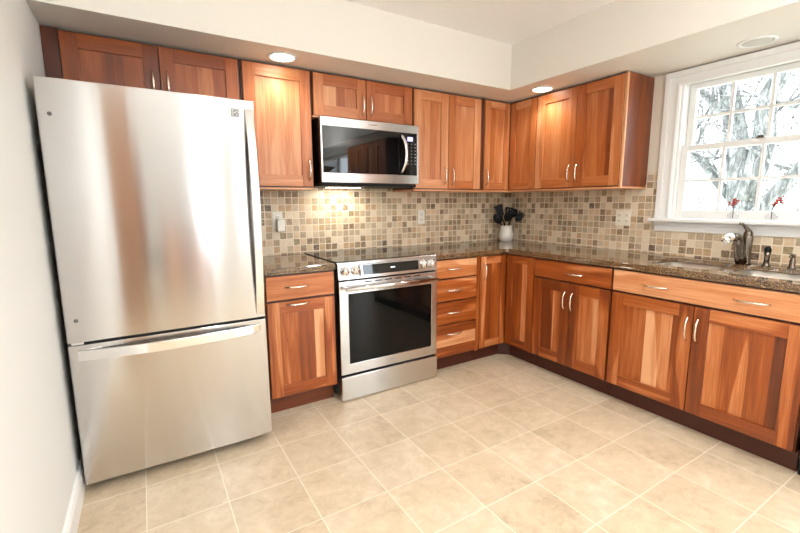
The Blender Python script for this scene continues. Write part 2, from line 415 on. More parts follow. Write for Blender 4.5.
MB().box(-.085, .0, -2.56, -1.42, 1.143, 1.166, 'y').build('window_sill', M['trim'], wn, bevel=.007, seg=3)
MB().box(-.024, 0, -2.54, -1.44, 1.078, 1.143, 'y').box(-.034, -.024, -2.54, -1.44, 1.118, 1.143, 'y').build('apron', M['trim'], wn, bevel=.003)
def sash(name, x, z0, z1, bot, top):
    y0, y1, st = -2.431, -1.549, .041
    o = MB().box(x-.018, x+.018, y1-st, y1, z0, z1).box(x-.018, x+.018, y0, y0+st, z0, z1)\
        .box(x-.018, x+.018, y0+st, y1-st, z0, z0+bot, 'y').box(x-.018, x+.018, y0+st, y1-st, z1-top, z1, 'y').build(name, M['trim'], wn, bevel=.003)
    a0, a1 = y0+st, y1-st; b0, b1 = z0+bot, z1-top
    m = MB()
    for k in (1, 2, 3):
        y = a1+(a0-a1)*k/4; m.box(x-.010, x+.010, y-.008, y+.008, b0, b1)
    zm = (b0+b1)/2; m.box(x-.0095, x+.0095, a0, a1, zm-.008, zm+.008, 'y')
    m.build('muntins', M['trim'], o)
    MB().box(x-.002, x+.002, a0-.005, a1+.005, b0-.005, b1+.005).build('glass_pane', M['pane'], o)
    return o
sash('upper_sash', .092, 1.615, 2.047, .034, .036)
lo = sash('lower_sash', .046, 1.166, 1.648, .055, .036)
MB().box(.012, .05, -1.995, -1.955, 1.648, 1.655).box(.018, .03, -1.99, -1.96, 1.655, 1.664).build('sash_lock', M['nickel'], lo, bevel=.002)

# ------------------------------------------------------------------ cabinetry
RW = -H      # rotation for units on the right wall
def handle(parent, c, length, vertical, proj=.030):
    """bow pull: c centre on the face (x, yface, z)"""
    pts = []; n = 14; rad = []
    for i in range(n+1):
        u = -1+2*i/n
        d = proj*(1-abs(u)**3.2)
        p = (c[0], c[1]-d, c[2]+u*length/2) if vertical else (c[0]+u*length/2, c[1]-d, c[2])
        pts.append(p); rad.append(.0052+.0012*(1-abs(u)))
    return MB().tube(pts, rad, 8).build('handle', M['handle'], parent)
T_FR = (.42, .54)
def staves(mb, x0, x1, y0, y1, z0, z1, lo=.055, hi=.12, horizontal=False, contrast=.30, base=.5):
    a0, a1 = (z0, z1) if horizontal else (x0, x1)
    a = a0
    while a < a1-1e-6:
        w = random.uniform(lo, hi); b = a+w
        if a1-b < lo*.6: b = a1
        t = base+random.choice((-1, -.7, -.2, 0, .2, .5, .9, 1.2))*contrast*random.uniform(.5, 1)
        if horizontal: mb.box(x0, x1, y0, y1, a, b, 'x', t)
        else: mb.box(a, b, y0, y1, z0, z1, 'z', t)
        a = b
def door(parent, x0, x1, z0, z1, yf, hpos=None, hlen=.135, base=.5, contrast=.22, rail=.07, hvert=True, loc=None, rz=0, mat='wood'):
    """shaker door: frame with a recessed stave panel; yf is the front face (room side is -y)"""
    g = .0021; x0 += g; x1 -= g; z0 += g; z1 -= g; t = .020
    r = lambda: base+random.uniform(-.14, .12)
    m = MB().box(x0, x0+rail, yf, yf+t, z0, z1, 'z', r()).box(x1-rail, x1, yf, yf+t, z0, z1, 'z', r())
    m.box(x0+rail, x1-rail, yf, yf+t, z1-rail, z1, 'x', r()).box(x0+rail, x1-rail, yf, yf+t, z0, z0+rail, 'x', r())
    d = m.build('door', M[mat], parent, bevel=.0018)
    if loc: d.location = loc; d.rotation_euler = (0, 0, rz)
    p = MB(); staves(p, x0+rail-.004, x1-rail+.004, yf+.011, yf+.018, z0+rail-.004, z1-rail+.004, contrast=contrast, base=base+.04)
    p.build('panel', M[mat], d)
    if hpos: handle(d, (hpos[0], yf, hpos[1]), hlen, hvert)
    return d
def drawer(parent, x0, x1, z0, z1, yf, handles=(), hlen=.145, base=.55, two=False):
    g = .0021; m = MB()
    if two: staves(m, x0+g, x1-g, yf, yf+.02, z0+g, z1-g, .06, .10, True, .2, base)
    else: m.box(x0+g, x1-g, yf, yf+.02, z0+g, z1-g, 'x', base+random.uniform(-.06, .08))
    d = m.build('drawer', M['wood'], parent, bevel=.0018)
    for hx, hz in handles: handle(d, (hx, yf, hz), hlen, False)
    return d

UD, UT, UB, DB = .3236, 2.126, 1.372, 1.390     # upper depth, top, carcass bottom, door bottom
def upper(label, x0, x1, zb, wall='back', endpanel=False, filler=None, base=.62):
    t = thing('upper_cabinet', label, 'cabinet', (x0, -.001, zb) if wall == 'back' else (-.001, -x0, zb), 0 if wall == 'back' else RW, 'cherry wall cabinets')
    w = x1-x0; h = UT-zb
    m = MB().box(.0008, w-.0008, -UD+.024, 0, .012, h, 'z', .30 if endpanel else -.05)  # dark body tone paints the shade in the gaps between doors
    m.box(.0008, w-.0008, -UD+.004, 0, 0, .012, 'x', .95)         # bottom edge
    if endpanel: m.box(w-.016, w-.0008, -UD+.006, -UD+.024, .012, h, 'z', .95)  # pale front edge paints a highlight along the end panel
    if filler: m.box(filler[0]-x0, filler[1]-x0, -UD+.006, -UD+.024, .012, h, 'z', .02)
    m.build('cabinet_body', M['woodu'], t, bevel=.001)
    return t, (lambda X: X-x0), (lambda Z: Z-zb)

# above the refrigerator
t, fx, fz = upper('cherry wall cabinet with two doors tucked above the refrigerator', XL+.001, -2.549, 1.80, filler=(XL+.002, -3.386))
door(t, fx(-3.384), fx(-2.967), fz(1.815), fz(2.118), -UD, (fx(-3.0), fz(1.925)), base=.44, contrast=.26, mat='woodu')
door(t, fx(-2.965), fx(-2.560), fz(1.815), fz(2.118), -UD, (fx(-2.93), fz(1.925)), base=.50, contrast=.26, mat='woodu')
# tall single door right of refrigerator
t, fx, fz = upper('tall single-door cherry wall cabinet between refrigerator and microwave', -2.547, -2.114, UB)
door(t, fx(-2.540), fx(-2.122), fz(DB), fz(2.118), -UD, (fx(-2.151), fz(1.50)), base=.76, contrast=.08, mat='woodu')  # high base tone paints the stronger light on the upper doors
# above microwave
t, fx, fz = upper('short two-door cherry wall cabinet directly above the microwave', -2.112, -1.331, 1.838)
door(t, fx(-2.104), fx(-1.722), fz(1.850), fz(2.118), -UD, (fx(-1.752), fz(1.95)), base=.70, mat='woodu')
door(t, fx(-1.720), fx(-1.340), fz(1.850), fz(2.118), -UD, (fx(-1.690), fz(1.95)), base=.64, mat='woodu')
# two doors right of microwave
t, fx, fz = upper('two-door cherry wall cabinet immediately right of the microwave', -1.329, -.6205, UB, filler=(-.655, -.622))
door(t, fx(-1.324), fx(-.998), fz(DB), fz(2.118), -UD, (fx(-1.038), fz(1.49)), base=.76, contrast=.08, mat='woodu')
door(t, fx(-.996), fx(-.658), fz(DB), fz(2.118), -UD, (fx(-.960), fz(1.49)), base=.80, contrast=.08, mat='woodu')
# corner
t = thing('corner_wall_cabinet', 'L-shaped corner cherry wall cabinet with folding doors above the utensil crock', 'cabinet', (-.001, -.001, UB))
c = UD-.024
MB().prism([(-.617, 0), (0, 0), (0, -.609), (-c, -.609), (-c, -c), (-.617, -c)], .012, UT-UB, tone=.35)\
    .prism([(-.617, 0), (0, 0), (0, -.609), (-c-.02, -.609), (-c-.02, -c-.02), (-.617, -c-.02)], 0, .0119, tone=.95).build('cabinet_body', M['wood'], t)
door(t, -.612, -UD-.003, DB-UB, 2.118-UB, -UD, (-.590, 1.49-UB), base=.74, rail=.058, contrast=.08, mat='woodu')
door(t, UD+.002, .607, DB-UB, 2.118-UB, -UD, None, base=.70, rail=.058, contrast=.1, loc=(0, 0, 0), rz=RW, mat='woodu')
# right wall pair
t, fx, fz = upper('two-door cherry wall cabinet on the right wall next to the window', .611, 1.351, UB, 'right', endpanel=True)
door(t, fx(.614), fx(.979), fz(DB), fz(2.118), -UD, (fx(.945), fz(1.495)), base=.74, contrast=.12, mat='woodu')
door(t, fx(.981), fx(1.332), fz(DB), fz(2.118), -UD, (fx(1.012), fz(1.495)), base=.62, contrast=.28, mat='woodu')

# right wall beyond the window (mirrored in the microwave door)
for a, lab in ((2.66, 'first cherry wall cabinet beyond the window, mirrored in the microwave'), (3.26, 'second cherry wall cabinet beyond the window, mirrored in the microwave')):
    t, fx, fz = upper(lab, a, a+.598, UB, 'right')
    door(t, fx(a+.003), fx(a+.298), fz(DB), fz(2.118), -UD, (fx(a+.27), fz(1.495)), base=.58, mat='woodu')
    door(t, fx(a+.300), fx(a+.595), fz(DB), fz(2.118), -UD, (fx(a+.33), fz(1.495)), base=.60, mat='woodu')

BD, BT, ZB, TK = .63, .876, .124, .55
def base_unit(label, x0, x1, wall='back', filler=None, name='base_cabinet', toe='toe', top=BT):
    t = thing(name, label, 'cabinet', (x0, -.010, 0) if wall == 'back' else (-.010, -x0, 0), 0 if wall == 'back' else RW, 'cherry base cabinets')
    w = x1-x0; D = BD-.010
    if top < BT:      # sink base: hollow above the shelf line so the bowls hang free
        m = MB().box(.0008, w-.0008, -D+.022, 0, ZB-.012, top, 'z', -.05)
        m.box(.0008, w-.0008, -D+.022, -D+.04, top, BT-.001, 'z', -.05).box(.0008, .018, -D+.04, 0, top, BT-.001).box(w-.018, w-.0008, -D+.04, 0, top, BT-.001)
    else: m = MB().box(.0008, w-.0008, -D+.022, 0, ZB-.012, BT-.001, 'z', -.05)  # dark tone puts the shade of the door gaps into the body
    if filler: m.box(filler[0]-x0, filler[1]-x0, -D+.004, -D+.022, ZB-.012, BT-.001, 'z', .30)
    m.build('cabinet_body', M['wood'], t, bevel=.001)
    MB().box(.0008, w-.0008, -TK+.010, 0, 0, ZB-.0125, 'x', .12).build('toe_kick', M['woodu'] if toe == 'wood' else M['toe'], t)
    return t, (lambda X: X-x0), -D
# pull-out by the refrigerator
t, fx, yf = base_unit('narrow cherry base cabinet between refrigerator and range, one drawer over pull-out door', -2.548, -2.120, toe='wood')
drawer(t, fx(-2.544), fx(-2.124), .722, .866, yf, [(fx(-2.36), .797)], base=.66)
door(t, fx(-2.544), fx(-2.124), ZB, .712, yf, (fx(-2.36), .692), hlen=.145, base=.5, contrast=.3, hvert=False)
# four drawers
t, fx, yf = base_unit('cherry drawer base with four stacked drawers right of the range', -1.338, -.911, filler=(-.944, -.913), name='drawer_cabinet')
for z0, z1, hz in ((.728, .866, .797), (.556, .720, .637), (.378, .548, .467), (ZB, .370, .302)):
    drawer(t, fx(-1.334), fx(-.947), z0, z1, yf, [(fx(-1.165), hz)], base=.72 if z0 > .7 else .54, two=z1-z0 > .15)
# corner base
t = thing('corner_base_cabinet', 'L-shaped corner cherry base cabinet with two folding doors under the counter bend', 'cabinet', (-.010, -.010, 0))
c = BD-.010-.022; e = .899
MB().prism([(-e, 0), (0, 0), (0, -e), (-c, -e), (-c, -c), (-e, -c)], ZB-.012, BT-.001, tone=.25).build('cabinet_body', M['wood'], t)
k = TK-.010
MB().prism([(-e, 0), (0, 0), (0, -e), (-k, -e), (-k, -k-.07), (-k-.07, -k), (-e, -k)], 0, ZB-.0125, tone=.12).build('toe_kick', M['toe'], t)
D = BD-.010
door(t, -.896, -D-.003, ZB, .866, -D, (-.863, .747), base=.5, rail=.058, contrast=.3)
door(t, D+.002, .896, ZB, .866, -D, None, base=.46, rail=.058, contrast=.3, loc=(0, 0, 0), rz=RW)
# two-door with drawer
t, fx, yf = base_unit('cherry base cabinet with one wide drawer over two doors, between corner and sink', .911, 1.527, 'right')
drawer(t, fx(.915), fx(1.521), .734, .866, yf, [(fx(1.25), .792)], base=.42)
door(t, fx(.915), fx(1.2255), ZB, .724, yf, (fx(1.196), .598), base=.42, contrast=.3)
door(t, fx(1.2265), fx(1.521), ZB, .724, yf, (fx(1.256), .598), base=.42, contrast=.3)
# sink base
t, fx, yf = base_unit('wide cherry sink base cabinet with two doors and a two-handled false front', 1.529, 2.460, 'right', top=.66)
drawer(t, fx(1.533), fx(2.456), .734, .866, yf, [(fx(1.785), .797), (fx(2.235), .797)], base=.92)
door(t, fx(1.533), fx(1.9945), ZB, .724, yf, (fx(1.972), .598), base=.46, contrast=.32)
door(t, fx(1.9955), fx(2.456), ZB, .724, yf, (fx(2.022), .598), base=.44, contrast=.34)
# dishwasher
t = thing('dishwasher', 'dishwasher at the right edge beside the sink cabinet, only its edge showing', 'dishwasher', (-.010, -2.468, 0), RW)
MB().box(.002, .598, -.56, 0, .0, .868).build('housing', M['black'], t)
MB().box(.012, .590, -.62, -.562, .115, .862).build('door', M['steel'], t, bevel=.004)
MB().tube([(.06, -.62, .80), (.07, -.65, .80), (.53, -.65, .80), (.54, -.62, .80)], .009).build('handle', M['polish'], t)
t2, fx, yf = base_unit('short cherry base cabinet beyond the dishwasher, outside the picture', 3.072, 3.10, 'right')

t, fx, yf = base_unit('added cherry buffet cabinet against the far end wall, mirrored in the refrigerator', 0, .72)  # buffet added to bring brown into the freezer drawer's reflection
t.location = (-2.20, YF+.012, 0); t.rotation_euler = (0, 0, math.pi)
door(t, .004, .359, ZB, .866, yf, (.33, .7), base=.45, contrast=.3)
door(t, .361, .716, ZB, .866, yf, (.39, .7), base=.45, contrast=.3)

# countertops
CF = .643
def counter(label, outer, edges, holes=()):
    o = tag(MB().prism(outer, .888, .914, holes=holes).build('countertop', M['granite'], bevel=.003), label, 'countertop')
    m = MB()
    for a, b in edges: m.box(min(a[0], b[0]), max(a[0], b[0]), min(a[1], b[1]), max(a[1], b[1]), BT, .8878, 'x')
    m.build('built_up_edge', M['granite'], o, bevel=.0015); return o
counter('short brown granite countertop between refrigerator and range', [(-2.552, -CF), (-2.119, -CF), (-2.119, -.0085), (-2.552, -.0085)], [((-2.552, -CF), (-2.119, -CF+.04))])
hx0, hx1 = -.555, -.135
B1 = (-2.005, -1.635); B2 = (-2.395, -2.035)
holeA = rounded_rect(hx0+.02, hx1, B1[0], B1[1], .07); holeB = rounded_rect(hx0, hx1, B2[0], B2[1], .07)
counter('long L-shaped brown granite countertop running from the range past the sink',
        [(-1.342, -CF), (-CF-.02, -CF), (-CF, -CF-.02), (-CF, -3.10), (-.0085, -3.10), (-.0085, -.0085), (-1.342, -.0085)],
        [((-1.342, -CF), (-CF+.04, -CF+.04)), ((-CF, -CF-.0005), (-CF+.04, -3.10))], [holeA[::-1], holeB[::-1]])

# ------------------------------------------------------------------ sink
sk = thing('kitchen_sink', 'stainless double-bowl undermount sink set in the granite below the window', 'sink', (0, 0, .70))
def bowl(rect, r, name, depth):
    x0, x1, y0, y1 = rect
    mb = MB(); bm = mb.bm; rings = []
    for ins, z, rr in ((-.018, .1845, r), (.0, .1845, r), (.006, .08, r), (.014, .1845-depth+.02, r), (.04, .1845-depth, r*.8)):
        rings.append([bm.verts.new((p[0], p[1], z)) for p in rounded_rect(x0+ins, x1-ins, y0+ins, y1-ins, max(.01, rr-ins*.5))])
    for a, b in zip(rings, rings[1:]):
        for i in range(len(a)):
            j = (i+1) % len(a); f = bm.faces.new((a[i], a[j], b[j], b[i])); f.smooth = True
    bm.faces.new(rings[-1]).smooth = True
    bmesh.ops.recalc_face_normals(bm, faces=bm.faces)
    o = mb.build(name, M['sinksteel'], sk)
    s = o.modifiers.new('thick', 'SOLIDIFY'); s.thickness = .0015; s.offset = 1
    MB().lathe([(.045, 0), (.045, .003), (.03, .004), (.03, .001)], (x0+x1)/2, (y0+y1)/2, .1845-depth+.001).build('drain', M['polish'], o)
bowl((hx0+.02, hx1, B1[0], B1[1]), .07, 'bowl', .16)
bowl((hx0, hx1, B2[0], B2[1]), .07, 'bowl', .185)

# faucet
fa = thing('faucet', 'brushed nickel kitchen faucet with raised lever standing behind the sink', 'faucet', (-.105, -2.015, .9145))
MB().lathe([(.030, 0), (.030, .006), (.026, .012), (.024, .05), (.025, .10), (.026, .15), (.021, .185), (.012, .20)], n=20).build('body', M['nickel'], fa)
sp = MB().tube([(-.012, .012, .008), (-.030, .018, .05), (-.040, .022, .10), (-.055, .027, .142), (-.080, .030, .163), (-.112, .036, .163)],
          [.031, .029, .027, .025, .023, .021], 14).build('spout', M['nickel'], fa)
MB().tube([(-.111, .036, .163), (-.130, .039, .160), (-.160, .044, .149), (-.176, .047, .139)], [.0215, .025, .024, .020], 14).build('spray_head', M['chrome'], fa)
MB().tube([(0, 0, .185), (-.006, .006, .205), (-.018, .014, .222), (-.034, .022, .234), (-.048, .03, .237)], [.016, .012, .009, .008, .007], 10).build('lever', M['nickel'], fa)
sd = thing('side_spray', 'slim brushed nickel side sprayer just right of the faucet', 'sprayer', (-.125, -2.120, .914))
MB().lathe([(.021, 0), (.021, .006), (.015, .012), (.014, .03)], n=16).build('base_collar', M['nickel'], sd)
MB().lathe([(.012, .028), (.014, .06), (.016, .085)], n=16).build('wand', M['nickel'], sd)
MB().tube([(0, 0, .084), (-.002, 0, .098), (-.008, 0, .108)], [.0165, .0165, .012], 12).build('spray_nozzle', M['black'], sd)
so = thing('soap_dispenser', 'short nickel soap dispenser at the right picture edge behind the sink', 'soap dispenser', (-.130, -2.232, .914))
MB().lathe([(.019, 0), (.019, .006), (.014, .012), (.013, .05), (.010, .055), (.010, .068)], n=16).build('body', M['nickel'], so)
MB().tube([(.006, 0, .072), (-.02, 0, .076), (-.05, 0, .070)], [.011, .009, .006], 10).build('pump_spout', M['nickel'], so)

# ------------------------------------------------------------------ refrigerator
FX0, FX1, FYF, FZ0, FZ1, FG = -3.424, -2.606, -.866, .054, 1.771, .698
fr = thing('refrigerator', 'tall stainless steel refrigerator with bottom freezer drawer beside the left wall', 'refrigerator', ((FX0+FX1)/2, -.45, 0))
ox, oy = (FX0+FX1)/2, -.45
hw = (FX1-FX0)/2
MB().box(-hw+.006, hw-.006, -.34, .41, .05, 1.752).build('cabinet_body', M['grey'], fr, bevel=.004)
def fridge_front(z0, z1):
    """slightly crowned steel front with rounded vertical edges"""
    y0, y1 = FYF-oy, FYF-oy+.072
    pts = []; n = 14
    for i in range(n+1):
        u = -1+2*i/n; pts.append((u*(hw-.004), y0+.003*(u*u)))
    pts = [(-hw, y0+.007)] + pts + [(hw, y0+.007), (hw, y1), (-hw, y1)]
    return pts
MB().prism(fridge_front(0, 1), FG+.006, FZ1).build('door', M['fridge'], fr, bevel=.003)
MB().prism(fridge_front(0, 1), FZ0, FG-.006).build('freezer_drawer', M['fridge'], fr, bevel=.003)
fd = [o for o in fr.children if o.name.startswith('door')][0]; fw = [o for o in fr.children if o.name.startswith('freezer')][0]
for d in (fd, fw):
    for p in d.data.polygons: p.use_smooth = False
yF = FYF-oy
def flatbar(path, wid, thick, axis):
    """bar swept along a path; wid across, thick out of the face"""
    mb = MB(); bm = mb.bm; rings = []
    for p in path:
        x, y, z = p
        if axis == 'z': q = [(x-wid/2, y, z), (x+wid/2, y, z), (x+wid/2, y+thick, z), (x-wid/2, y+thick, z)]
        else: q = [(x, y, z-wid/2), (x, y, z+wid/2), (x, y+thick, z+wid/2), (x, y+thick, z-wid/2)]
        rings.append([bm.verts.new(v) for v in q])
    for a, b in zip(rings, rings[1:]):
        for i in range(4): bm.faces.new((a[i], a[(i+1) % 4], b[(i+1) % 4], b[i]))
    bm.faces.new(rings[0]); bm.faces.new(rings[-1])
    bmesh.ops.recalc_face_normals(bm, faces=bm.faces)
    return mb
n = 18
path = []
for i in range(n+1):
    u = -1+2*i/n
    path.append((-2.634-ox, yF-.006-.048*(1-abs(u)**2.4), 1.226+u*.502))
flatbar(path, .040, .014, 'z').build('handle', M['polish'], fd, bevel=.004)
path = []
for i in range(n+1):
    u = -1+2*i/n
    path.append((-3.015-ox+u*.378, yF-.006-.046*(1-abs(u)**2.4), .648))
flatbar(path, .046, .014, 'x').build('handle', M['polish'], fw, bevel=.004)
MB().lathe([(.008, 0), (.008, -.002), (.005, -.003)], -3.385-ox, yF+.004, 1.635, n=14, axis='y').build('hole_plug', M['badge'], fd)
MB().lathe([(.008, 0), (.008, -.002), (.005, -.003)], -3.385-ox, yF+.004, .80, n=14, axis='y').build('hole_plug', M['badge'], fd)
# emblem: two rows of rounded outlines
bx, bz = -2.697-ox, 1.7085
bd = MB()
for dx, dz in ((-.009, .0095), (.009, .0095), (-.009, -.0095), (.009, -.0095)):
    o_ = rounded_rect(bx+dx-.0085, bx+dx+.0085, bz+dz-.0085, bz+dz+.0085, .004, 3)
    i_ = rounded_rect(bx+dx-.0050, bx+dx+.0050, bz+dz-.0050, bz+dz+.0050, .002, 3)
    bd.prism(o_, yF-.0012, yF+.004, holes=[i_[::-1]], axis='y')
    bd.box(bx+dx-.005, bx+dx+.005, yF-.0011, yF+.004, bz+dz-.0013, bz+dz+.0013)
bd.build('emblem', M['badge'], fd)
MB().box(-hw+.01, hw-.01, -.40, -.34, FG-.05, FG+.05).box(-hw+.004, hw-.004, -.352, -.342, .06, 1.74).build('gasket', M['black'], fr)
MB().box(-hw+.02, hw-.02, -.33, -.30, .012, .05).build('kick_grille', M['black'], fr)
MB().box(-hw+.012, -hw+.055, -.405, -.35, FG-.0055, FG+.0055).build('hinge', M['polish'], fr, bevel=.001)
MB().box(-hw+.015, -hw+.09, -.36, -.25, 1.752, 1.768).build('hinge_cover', M['black'], fr, bevel=.003)
for sx in (-1, 1):
    for y in (-.28, .35): MB().lathe([(.02, 0), (.02, .05)], sx*(hw-.06), y, 0, n=12).build('foot', M['black'], fr)

# ------------------------------------------------------------------ range
RX0, RX1 = -2.106, -1.346
rw = (RX1-RX0)/2; rx = (RX0+RX1)/2
rg = thing('range', 'stainless slide-in range with black oven window and glass cooktop', 'stove', (rx, -.012, 0))
Y = lambda y: y+.012
MB().box(-rw+.006, rw-.006, Y(-.612), 0, .03, .896).build('body', M['grey'], rg)
ck = MB().box(-rw-.002, rw+.002, Y(-.632), 0, .906, .921).build('cooktop', M['cookglass'], rg, bevel=.003)
for bx_, by_, br in ((-.20, -.47, .10), (.20, -.45, .12), (-.20, -.19, .085), (.20, -.19, .085), (0, -.30, .06)):
    mb = MB()
    mb.lathe([(br, 0), (br, .0003), (br-.002, .0003), (br-.002, 0)], bx_, by_, .9211, n=40, close=True)
    mb.build('burner_ring', M['print_'], ck)
MB().box(-rw, rw, Y(-.612), -.001, .895, .906).build('cooktop_rim', M['steel'], rg)
# sloped control panel (prism in yz swept along x)
cp = MB().prism([(Y(-.655), .806), (Y(-.600), .806), (Y(-.600), .917), (Y(-.632), .917), (Y(-.640), .912)], -rw, rw, axis='x', grain='x')\
    .build('control_panel', M['steel'], rg, bevel=.002)
# panel plane: from (-.655,.806) to (-.640,.912)
pn = Vector((0, -(.912-.806), -.015)).normalized(); pz = Vector((0, .015, .106)).normalized()
def on_panel(x, s, out=0):      # s = metres up the slope from its lower edge
    p = Vector((x, Y(-.655), .806))+pz*s+pn*out; return p
def panel_slab(x0, x1, s0, s1, o0, o1):
    pts = [on_panel(x, s, o) for o in (o0, o1) for s in (s0, s1) for x in (x0, x1)]
    return MB().hexa([tuple(p) for p in pts])
panel_slab(-.232, .222, .016, .094, -.004, .020).build('display_frame', M['steel'], cp, bevel=.003)
dg = panel_slab(-.216, .208, .026, .090, .010, .0215).build('display_glass', M['blackglass'], cp)
m = None
for k in range(3):
    x = -.012+k*.012
    pts = [on_panel(xx, s, o) for o in (.0212, .0219) for s in (.056, .064) for xx in (x, x+.009)]
    m = (m or MB()).hexa([tuple(p) for p in pts])
m.build('display_digits', M['ledw'], dg)
for kx in (-.334, -.262, .258, .332):
    c0 = on_panel(kx, .054, .0)
    a = pn
    kb = MB().tube([c0-a*.002, c0+a*.006, c0+a*.007, c0+a*.028, c0+a*.032], [.030, .030, .0245, .0225, .019], 24).build('knob', M['polish'], cp)
    e1 = c0+a*.0325; 
    MB().tube([e1-pz*.020, e1+pz*.020], .0055, 8).build('knob_grip', M['handle'], kb)
# oven door
od = MB().prism([(-rw+.002, .182), (rw-.002, .182), (rw-.002, .796), (-rw+.002, .796)], Y(-.656), Y(-.616),
    holes=[[(-rw+.064, .250), (-rw+.064, .712), (rw-.050, .712), (rw-.050, .250)]], axis='y').build('oven_door', M['steel'], rg, bevel=.003)
MB().box(-rw+.062, rw-.048, Y(-.653), Y(-.640), .248, .714).build('oven_window', M['ovenglass'], od)
MB().tube([(-rw+.030, Y(-.702), .752), (rw-.030, Y(-.702), .752)], .013, 14, flat=((0, 1, 0), .8)).build('handle', M['polish'], od)
for sx in (-1, 1): MB().box(sx*(rw-.046)-.010, sx*(rw-.046)+.010, Y(-.70), Y(-.654), .744, .760).build('handle_post', M['polish'], od, bevel=.002)
m = MB()
for k in range(6): m.box(-.20+k*.075, -.145+k*.075, Y(-.6565), Y(-.650), .778, .785)
m.build('vent_slots', M['black'], od)
m = MB()
for k in range(8): m.box(-.030+k*.0078, -.0245+k*.0078, Y(-.6565), Y(-.655), .218, .224)
m.build('brand_mark', M['print_'], od)
MB().box(-rw+.002, rw-.002, Y(-.664), Y(-.616), .008, .168).build('storage_drawer', M['steel'], rg, bevel=.004)
for g0, g1 in ((.165, .190), (.792, .810)): MB().box(-rw+.01, rw-.01, Y(-.634), Y(-.60), g0, g1).build('shadow_gap', M['black'], rg)
for sx in (-1, 1):
    for y in (-.56, -.06): MB().lathe([(.018, 0), (.018, .032)], sx*(rw-.06), y, 0, n=12).build('foot', M['black'], rg)

# ------------------------------------------------------------------ microwave
MX0, MX1, MZ0, MZ1, MYF = -2.094, -1.334, 1.418, 1.835, -.400
mw = thing('microwave', 'stainless over-the-range microwave hanging beneath the short wall cabinet', 'microwave', ((MX0+MX1)/2, -.012, MZ0))
mx = (MX0+MX1)/2; mh = MZ1-MZ0; w2 = (MX1-MX0)/2; Y = lambda y: y+.012
MB().box(-w2+.003, w2-.003, Y(-.372), 0, 0, mh-.001).build('body', M['sidesteel'], mw)
MB().box(-w2+.004, w2-.012, Y(-.385), -.004, -.022, -.0005).build('vent_underside', M['black'], mw, bevel=.004)
z = lambda Z: Z-MZ0
ff = MB().prism([(-w2, 0), (w2, 0), (w2, mh), (-w2, mh)], Y(-.400), Y(-.370),
    holes=[[(-w2+.012, z(1.482)), (-w2+.012, z(1.778)), (w2-.016, z(1.778)), (w2-.016, z(1.482))]], axis='y').build('front_frame', M['steel'], mw, bevel=.003)
dr = MB().box(-w2+.011, w2-.134, Y(-.4005), Y(-.375), z(1.481), z(1.779)).build('door', M['blackglass'], mw, bevel=.001)
MB().box(-w2+.075, w2-.20, Y(-.4012), Y(-.40), z(1.510), z(1.752)).build('door_window', M['blackglass'], dr)
pts = []; rad = []
for i in range(17):
    u = -1+2*i/16; pts.append((w2-.150+.018*(1-u*u), Y(-.400)-.042*(1-abs(u)**3), z(1.63)+u*.135)); rad.append(.0125)
MB().tube(pts, rad, 10, flat=((0, 1, 0), .55)).build('handle', M['polish'], dr)
kp = MB().box(w2-.132, w2-.015, Y(-.4005), Y(-.375), z(1.481), z(1.779)).build('keypad', M['blackglass'], mw, bevel=.001)
MB().box(w2-.098, w2-.052, Y(-.4012), Y(-.400), z(1.722), z(1.752)).build('clock_display', M['led'], kp)
for r in range(7):
    for c_ in range(3):
        x0 = w2-.098+c_*.031; zz = z(1.700)-r*.0235
        MB().box(x0, x0+(.007 if c_ < 2 else .012), Y(-.4011), Y(-.400), zz, zz+.006).build('key', M['print_'], kp)
m = MB()
for k in range(6): m.box(-.030+k*.0105, -.0225+k*.0105, Y(-.4008), Y(-.399), z(1.806), z(1.812))
m.build('brand_mark', M['badge'], ff)
ul = MB().box(-.24, .02, -.15, -.09, -.0245, -.0225).build('task_light', M['lamp'], mw)
l = bpy.data.lights.new('task_lamp', 'AREA'); l.shape = 'RECTANGLE'; l.size = .22; l.size_y = .05; l.energy = 1.3; l.color = (1, .90, .74)
o = bpy.data.objects.new('task_lamp', l); COL.objects.link(o); o.parent = mw; o.location = (-.11, -.12, -.028)

# ------------------------------------------------------------------ recessed lights
def can(label, x, y, lit, group='recessed ceiling lights', r=.088, z=ZS):
    t = thing('recessed_light', label, 'ceiling light', (x, y, z), 0, group)
    MB().lathe([(r, 0), (r, -.004), (r-.010, -.008), (r-.020, -.005), (r-.022, 0)], n=36, close=True).build('trim_ring', M['trim'], t)
    MB().lathe([(r-.0225, -.0008), (r-.0225, -.004), (r-.04, -.0055)], n=36).build('lens', M['lamp'] if lit else M['lampoff'], t)
    if lit:
        l = bpy.data.lights.new('recessed_lamp', 'SPOT'); l.energy = lit; l.color = (1, .98, .95); l.spot_size = math.radians(150); l.spot_blend = .7
        l.shadow_soft_size = .06
        o = bpy.data.objects.new('recessed_lamp', l); COL.objects.link(o); o.parent = t; o.location = (0, 0, -.03)
    return t
can('lit recessed soffit light above the tall cabinet beside the refrigerator', -2.332, -.445, 7)
can('lit recessed soffit light above the right wall cabinets near the corner', -.43, -.745, 6)
for x, y, lab in ((-2.52, -3.35, 'added recessed fill light in the main ceiling behind the camera'), (-1.45, -2.35, 'added recessed fill light in the main ceiling over the open floor')):
    can(lab, x, y, 30, z=ZC)  # lamps added for a refrigerator streak and more light on the floor
pn_ = thing('fill_globe', 'white globe fill light added behind the camera, seen only as a bright streak in the refrigerator', 'pendant lamp', (-2.47, -3.62, ZC))  # globe added as fill for the walls and ceiling
MB().lathe([(.06, 0), (.06, -.012), (.02, -.025)], n=24).build('ceiling_rose', M['trim'], pn_)
MB().tube([(0, 0, -.02), (0, 0, -.60)], .006, 8).build('stem', M['nickel'], pn_)
MB().sphere((0, 0, -.72), .125, seg=24).build('globe', M['globe'], pn_)
